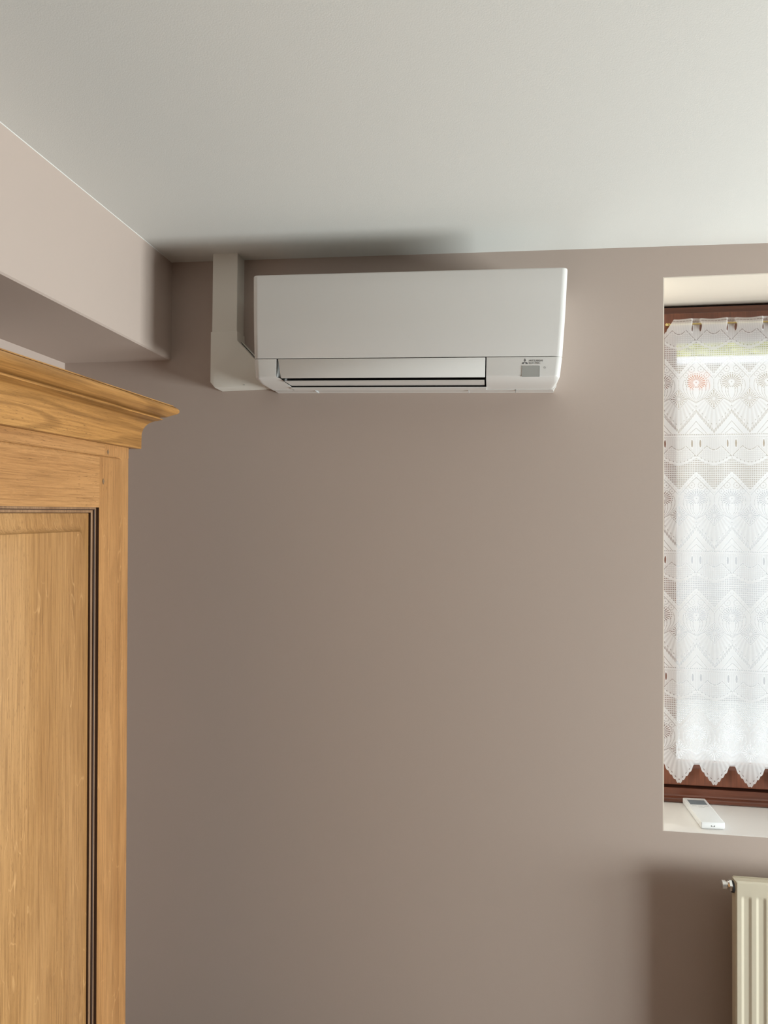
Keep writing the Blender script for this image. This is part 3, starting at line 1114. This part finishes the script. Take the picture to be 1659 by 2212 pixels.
def cover_map(x, z):
    """fraction of thread at a point of the cloth, from the drawn pattern"""
    X = (x - XPH) / UX
    X = (X + 267.5) % 535.0 - 267.5
    ax = np.abs(X)
    xp = 267.5 - ax
    Vt = (ZROW0 - z) / UZ
    row = np.floor(Vt / 1770.0).astype(int)
    row = np.clip(row, 0, 3)
    V = Vt - row * 1770.0
    C = np.full(x.shape, .90)

    def put(mask, val):
        C[mask] = val

    def putmin(mask, val):
        C[mask] = np.minimum(C[mask], val)

    def dash(t, per, duty):
        return (t % per) < per * duty
    arc = 350 + 115 * np.sin(np.pi / 2 * np.clip(xp / 267.5, 0, 1))
    og = 575 + 275 * (xp / 267.5) ** 1.12
    crown = np.where(xp < 160, 340 - 160 * xp / 160.0, 180 + 60 * np.sin(np.pi / 2 * (xp - 160) / 107.5))
    lowV = 1410 + 320 * (xp / 267.5) ** .92
    # sheer ribbon with pleat lines
    m_ = (V > 58) & (V < crown)
    C[m_] = .80 + .07 * np.cos(2 * np.pi * X[m_] / 26.0)
    # double dash line
    put((V < 14) & dash(X + 400, 33, .66), .35)
    put((V > 1764), .93)
    put((V > 44) & (V < 53) & dash(X + 410, 27, .7), .55)
    # crown line
    putmin((np.abs(V - crown) < 6.5) & dash(X * 1.0 + V * .4, 60, .85), .30)
    # shell with rings
    m_ = (V > crown + 8) & (V < arc - 6)
    C[m_] = .93
    hx = ((X + 1000) % 52) - 26
    hy = ((V + 1000) % 60) - 30
    rr_ = np.sqrt(hx ** 2 + hy ** 2)
    hx2 = ((X + 1026) % 52) - 26
    hy2 = ((V + 1030) % 60) - 30
    r2_ = np.sqrt(hx2 ** 2 + hy2 ** 2)
    ringm = (np.abs(np.minimum(rr_, r2_) - 15) < 5) & m_ & (V < arc - 35) & (V > crown + 20)
    put(ringm, .72)
    # dots along the shell edge
    t_ = ((X + 1027) % 54) - 27
    put((np.hypot(t_, V - (arc - 38)) < 9), .30)
    # filet mesh
    m_ = (V > arc + 8) & (V < og)
    C[m_] = .86
    hole = m_ & (((X + 513) % 27) < 15) & (((V + 7) % 33) < 17)
    put(hole, .16)
    # ogive band with dots
    m_ = (V >= og) & (V < og + 78)
    C[m_] = .97
    td = ((xp + V * .35) % 54) - 27
    put(m_ & (np.hypot(td, V - (og + 42)) < 12), .80)
    inner_top = og + 84
    putmin((np.abs(V - inner_top) < 5.5) & (xp < 255), .38)
    oval = (V > inner_top + 6) & (V < 1420)
    C[oval & (V < 1300)] = .93
    # scrolls
    for cx_, cv_, r_ in ((73, 778, 46), (160, 868, 38)):
        dd = np.hypot(xp - cx_, V - cv_)
        sel = (V > inner_top + 8)
        putmin(sel & (np.abs(dd - r_) < 5) & dash(np.arctan2(V - cv_, xp - cx_) * 40, 20, .7), .45)
        putmin(sel & (dd < 8), .30)
    # flower of radial slits
    dx_, dy_ = xp / 1.22, (V - 978)
    r_ = np.hypot(dx_, dy_)
    th = np.arctan2(dy_, dx_)
    sl = (np.cos(th * 22) > .0)
    putmin((r_ > 38) & (r_ < 118) & sl & (th < 1.15), .24)
    putmin((r_ > 128) & (r_ < 142) & (np.cos(th * 30) > -.1) & (th < .6) & (V > inner_top + 10), .35)
    putmin((r_ < 9), .35)
    putmin((r_ > 60) & (r_ < 84) & sl & (th >= 1.15), .35)
    # petals: nested ogival lines below the flower
    for amp, va, vb in ((52, 1075, 1245), (92, 1030, 1270), (150, 985, 1282), (205, 930, 1290)):
        f = np.clip((V - va) / (vb - va), 0, 1)
        curve = amp * np.sin(np.pi * np.clip(.30 + .70 * f, 0, 1)) ** .75
        putmin((V > va) & (V < vb) & (np.abs(xp - curve) < 6) & dash(V, 20, .62) & (r_ > 120 * (amp > 90)), .36)
    # vertical joint and diamond
    putmin((ax < 6) & (V > 935) & (V < 1080) & dash(V, 20, .55), .40)
    dm = ax / 148.0 + np.abs(V - 1232) / 163.0
    put((dm < .93) & (V > 900), .90)
    putmin((np.abs(dm - .97) < .045) & dash(V, 17, .62), .35)
    ra_ = np.hypot(ax / .95, V - 1232)
    ta = np.arctan2(V - 1232, ax + 1e-6)
    putmin((dm < .84) & (ra_ > 24) & (np.cos(ta * 16) > .25) & (np.abs(np.cos(ra_ / 13)) > .12), .26)
    # side curves from the joint to the foot of the oval
    sc_ = 1085 + 205 * (ax / 267.5) ** 1.0
    putmin((np.abs(V - (1150 + 140 * (ax / 267.5))) < 5) & (ax > 118) & (V > 1160), .40)
    # fan with ribs
    fan = (dm > 1.03) & (V > 1232 + 58 * (ax / 267.5)) & (V < lowV - 26)
    tf = np.arctan2(ax, V - 1130 + 1e-6)
    C[fan] = .86 + .10 * np.cos(tf[fan] * 34)
    pd = (lowV - 78)
    putmin(fan & (row < 3) & (np.hypot(((xp + 20) % 46) - 23, V - pd) < 8), .25)
    if True:
        # slanted slits along the lower border of the fan (rows 1-3)
        band = (np.abs(V - lowV) < 27) & (row < 3)
        C[band] = .95
        put(band & (((xp * 1.0 - (V - lowV) * .55) % 31) < 14), .16)
    # chevrons under it
    low = (V > lowV + 28) & (row < 3) & (V < 1762)
    C[low] = .95
    putmin(low & (np.abs(V - (1572 + 1.18 * xp)) < 6.5), .42)
    putmin(low & (np.abs(V - (1675 + .85 * xp)) < 6.5), .48)
    # eyelets
    e = ((xp - 64) / 14.0) ** 2 + ((V - 143) / 57.0) ** 2
    putmin(e < 1, 0.03)
    put((e >= 1) & (e < 1.9) & (V > 60), .97)
    # stitched hem at the very top
    put((row == 0) & (V < 30), .88)
    put((row == 0) & (np.abs(V - 44) < 7) & dash(X + 400, 50, .8), .42)
    # scalloped bottom edge
    edge = np.interp(ax, [0, 22, 52, 104, 156, 196, 215, 224], [1726, 1716, 1684, 1622, 1560, 1506, 1470, 1448])
    edge = edge + 24 * np.abs(np.sin(ax * np.pi / 52.0)) * (ax < 210)
    last = row == 3
    put(last & (V > edge - 14), .99)
    putmin(last & (V < 1500) & (V > 1425) & (xp < 46) & (np.abs(V - 1436) < 4), .30)
    eb = np.interp(ax, [0, 22, 52, 104, 156, 196, 215, 224], [1726, 1716, 1684, 1622, 1560, 1506, 1470, 1448])
    putmin(last & (ax < 200) & (np.hypot(((ax + 26) % 52) - 26, V - (eb - 44)) < 9), .10)
    put(last & (V > edge), 0.0)
    # light smoothing keeps the threads soft
    return np.clip(C, 0, 1), (last & (V > edge))


def build_lace():
    dx, dz = .00098, .00098
    nx = int((CX1 - CX0) / dx) + 1
    nz = int((CZT - .872) / dz) + 1
    gx = CX0 + np.arange(nx) * dx
    gz = CZT - np.arange(nz) * dz
    X, Z = np.meshgrid(gx, gz)           # rows = z
    # supersampled pattern
    acc = np.zeros(X.shape)
    out = np.zeros(X.shape)
    for ox in (-.33, 0, .33):
        for oz in (-.33, 0, .33):
            c_, e_ = cover_map(X + ox * dx, Z + oz * dz)
            acc += c_
            out += e_
    C = acc / 9
    out = out / 9
    # slanting free corners at top left / top right
    cl = (X - CX0) < (Z - (CZT - .052)) * .62 - .004
    cr = (CX1 - X) < (Z - (CZT - .052)) * .62 - .004
    out[cl | cr] = 1
    # gentle waviness of the cloth
    xr_, zr_ = X - CX0, CZT - Z
    Y = YC + .0022 * np.sin(xr_ * 2 * np.pi / .1022 * 1.0 + 1.0) * np.clip(zr_ * 2, .25, 1) \
        + .0035 * np.sin(xr_ * 11 + zr_ * 2.3) + .0015 * np.sin(zr_ * 9 + xr_ * 5)
    # weave around the rod: in front of it, behind it between paired slots
    xp = 267.5 - np.abs((((X - XPH) / UX) + 267.5) % 535.0 - 267.5)
    wz = np.exp(-((Z - 2.287) / .016) ** 2)
    side = 1 / (1 + np.exp((xp - 64) / 5.0))           # 1 between the slots
    Y = Y * (1 - wz) + wz * (.2130 + .0068 * (2 * side - 1))
    Zd = Z - .0045 * np.clip((xr_ - .20) / .25, 0, 1) * zr_ ** 1.5 \
        + .0018 * np.sin(xr_ * 2 * np.pi / .1022 + 2.2) * np.exp(-zr_ / .03)
    Xd = X + .0018 * np.sin(zr_ * 13) * np.exp(-xr_ / .05)
    ny_, nx_ = X.shape
    idx = np.arange(ny_ * nx_).reshape(ny_, nx_)
    q = np.stack([idx[:-1, :-1], idx[1:, :-1], idx[1:, 1:], idx[:-1, 1:]], -1).reshape(-1, 4)
    keep = (out.ravel()[q].mean(1) < .5)
    q = q[keep]
    used = np.unique(q)
    remap = -np.ones(ny_ * nx_, int)
    remap[used] = np.arange(len(used))
    q = remap[q]
    co = np.stack([Xd.ravel()[used], Y.ravel()[used], Zd.ravel()[used]], 1).astype(np.float32)
    me = bpy.data.meshes.new('lace_curtain')
    me.vertices.add(len(co))
    me.vertices.foreach_set('co', co.ravel())
    me.loops.add(q.size)
    me.loops.foreach_set('vertex_index', q.ravel().astype(np.int32))
    me.polygons.add(len(q))
    me.polygons.foreach_set('loop_start', (np.arange(len(q)) * 4).astype(np.int32))
    me.polygons.foreach_set('loop_total', np.full(len(q), 4, np.int32))
    me.update(calc_edges=True)
    at_ = me.attributes.new('cover', 'FLOAT', 'POINT')
    at_.data.foreach_set('value', C.ravel()[used].astype(np.float32))
    me.polygons.foreach_set('use_smooth', np.ones(len(q), bool))
    me.materials.append(M['lace'])
    return me


lace_me = build_lace()
c1 = bpy.data.objects.new('lace_curtain', lace_me)
COL.objects.link(c1)
tag(c1, 'white scalloped lace curtain hanging on the window sash above the remote control', 'curtain')
c2 = c1.copy()
COL.objects.link(c2)
c2.location.x = .536
tag(c2, 'white scalloped lace curtain on the right-hand sash, beyond the picture edge', 'curtain')

rod = empty('curtain_rod', Vector((.765, .213, 2.287)), 'thin brass rod threaded through the top slots of the lace curtain', 'curtain rod')
bm = add_tube(bmesh.new(), (.524, .213, 2.287), (1.012, .213, 2.287), .0026, n=16)
mesh_obj('rod', bm, M['brass'], rod, smooth=50)
for xe, s in ((.524, -1), (1.012, 1)):
    bm = add_ball(bmesh.new(), (xe + s * .001, .213, 2.287), .0050)
    add_tube(bm, (xe - s * .007, .213, 2.287), (xe - s * .003, .213, 2.287), .0042, n=16)
    mesh_obj('finial', bm, M['brass'], rod, smooth=50)
for xe in (.530, 1.006):
    mesh_obj('hook', add_tube(bmesh.new(), (xe, .214, 2.2855), (xe, .2398, 2.2835), .0018, n=10), M['brass'], rod, smooth=50)

# ------------------------------------------------------------------ outside: what shows through the lace
M['render_cream'] = plain('cream_render', rgb(184, 166, 142), 0.9, bump=.1, bscale=30, mottle=.05)
M['render_white'] = plain('grey_white_render', rgb(186, 186, 186), 0.9, mottle=.03)
M['gutter_white'] = plain('white_gutter', rgb(250, 250, 250), 0.5)
M['gravel'] = plain('pale_gravel', rgb(205, 205, 202), 0.95, bump=.5, bscale=40, mottle=.06)
M['leaf'] = plain('yellow_green_leaves', rgb(214, 214, 104), 0.8, mottle=.25)
M['clay'] = plain('orange_clay', rgb(214, 120, 52), 0.8)
M['roof'] = plain('grey_roof', rgb(150, 146, 140), 0.8)

g = mesh_obj('yard', box((-6, .60, -.25), (14, 22, -.05)), M['gravel'])
tag(g, 'pale gravel yard outside the window', 'ground', kind='structure')
nb = empty('neighbouring_house', Vector((3.4, 8.6, -.05)), 'cream rendered house seen faintly through the lace curtain', 'house')
mesh_obj('house_wall', box((-1.5, 8.0, -.05), (8.5, 11.0, 3.80)), M['render_cream'], nb)
mesh_obj('gutter', box((-1.7, 7.86, 3.78), (8.7, 7.999, 3.875), .02, 2), M['gutter_white'], nb)
bm = add_prism(bmesh.new(), [(8.0, 3.876), (11.0, 3.876), (9.5, 3.98)], 0, -1.6, 8.6)
mesh_obj('roof', bm, M['roof'], nb)
mesh_obj('wall_tile', box((2.50, 7.985, 3.46), (2.78, 7.9995, 3.72), .01, 2), M['clay'], nb)
gw = mesh_obj('garden_wall', box((-1.5, 5.6, -.05), (7.5, 5.8, 2.05)), M['render_white'])
tag(gw, 'white garden wall behind the lower half of the lace curtain', 'wall')
# hedge above the roof line
bm = bmesh.new()
rng = random.Random(8)
add_box(bm, (-3, 13.0, -.05), (12, 14.2, 5.9))
for k in range(2600):
    x, z = rng.uniform(-3, 12), rng.uniform(3.2, 6.2)
    y = 12.95 + rng.uniform(-.25, .1)
    a = rng.uniform(0, 6.28)
    s = rng.uniform(.06, .14)
    vs = [bm.verts.new((x + s * math.cos(a + t_), y + rng.uniform(-.05, .05), z + .6 * s * math.sin(a + t_))) for t_ in (0, 1.57, 3.14, 4.71)]
    bm.faces.new(vs)
hd = mesh_obj('hedge', bm, M['leaf'], recalc=False)
tag(hd, 'yellow-green hedge above the neighbouring roof, behind the lace', 'hedge', kind='stuff')

# helper property is not needed in the finished scene
for o in list(bpy.data.objects):
    if 'base_pt' in o:
        del o['base_pt']
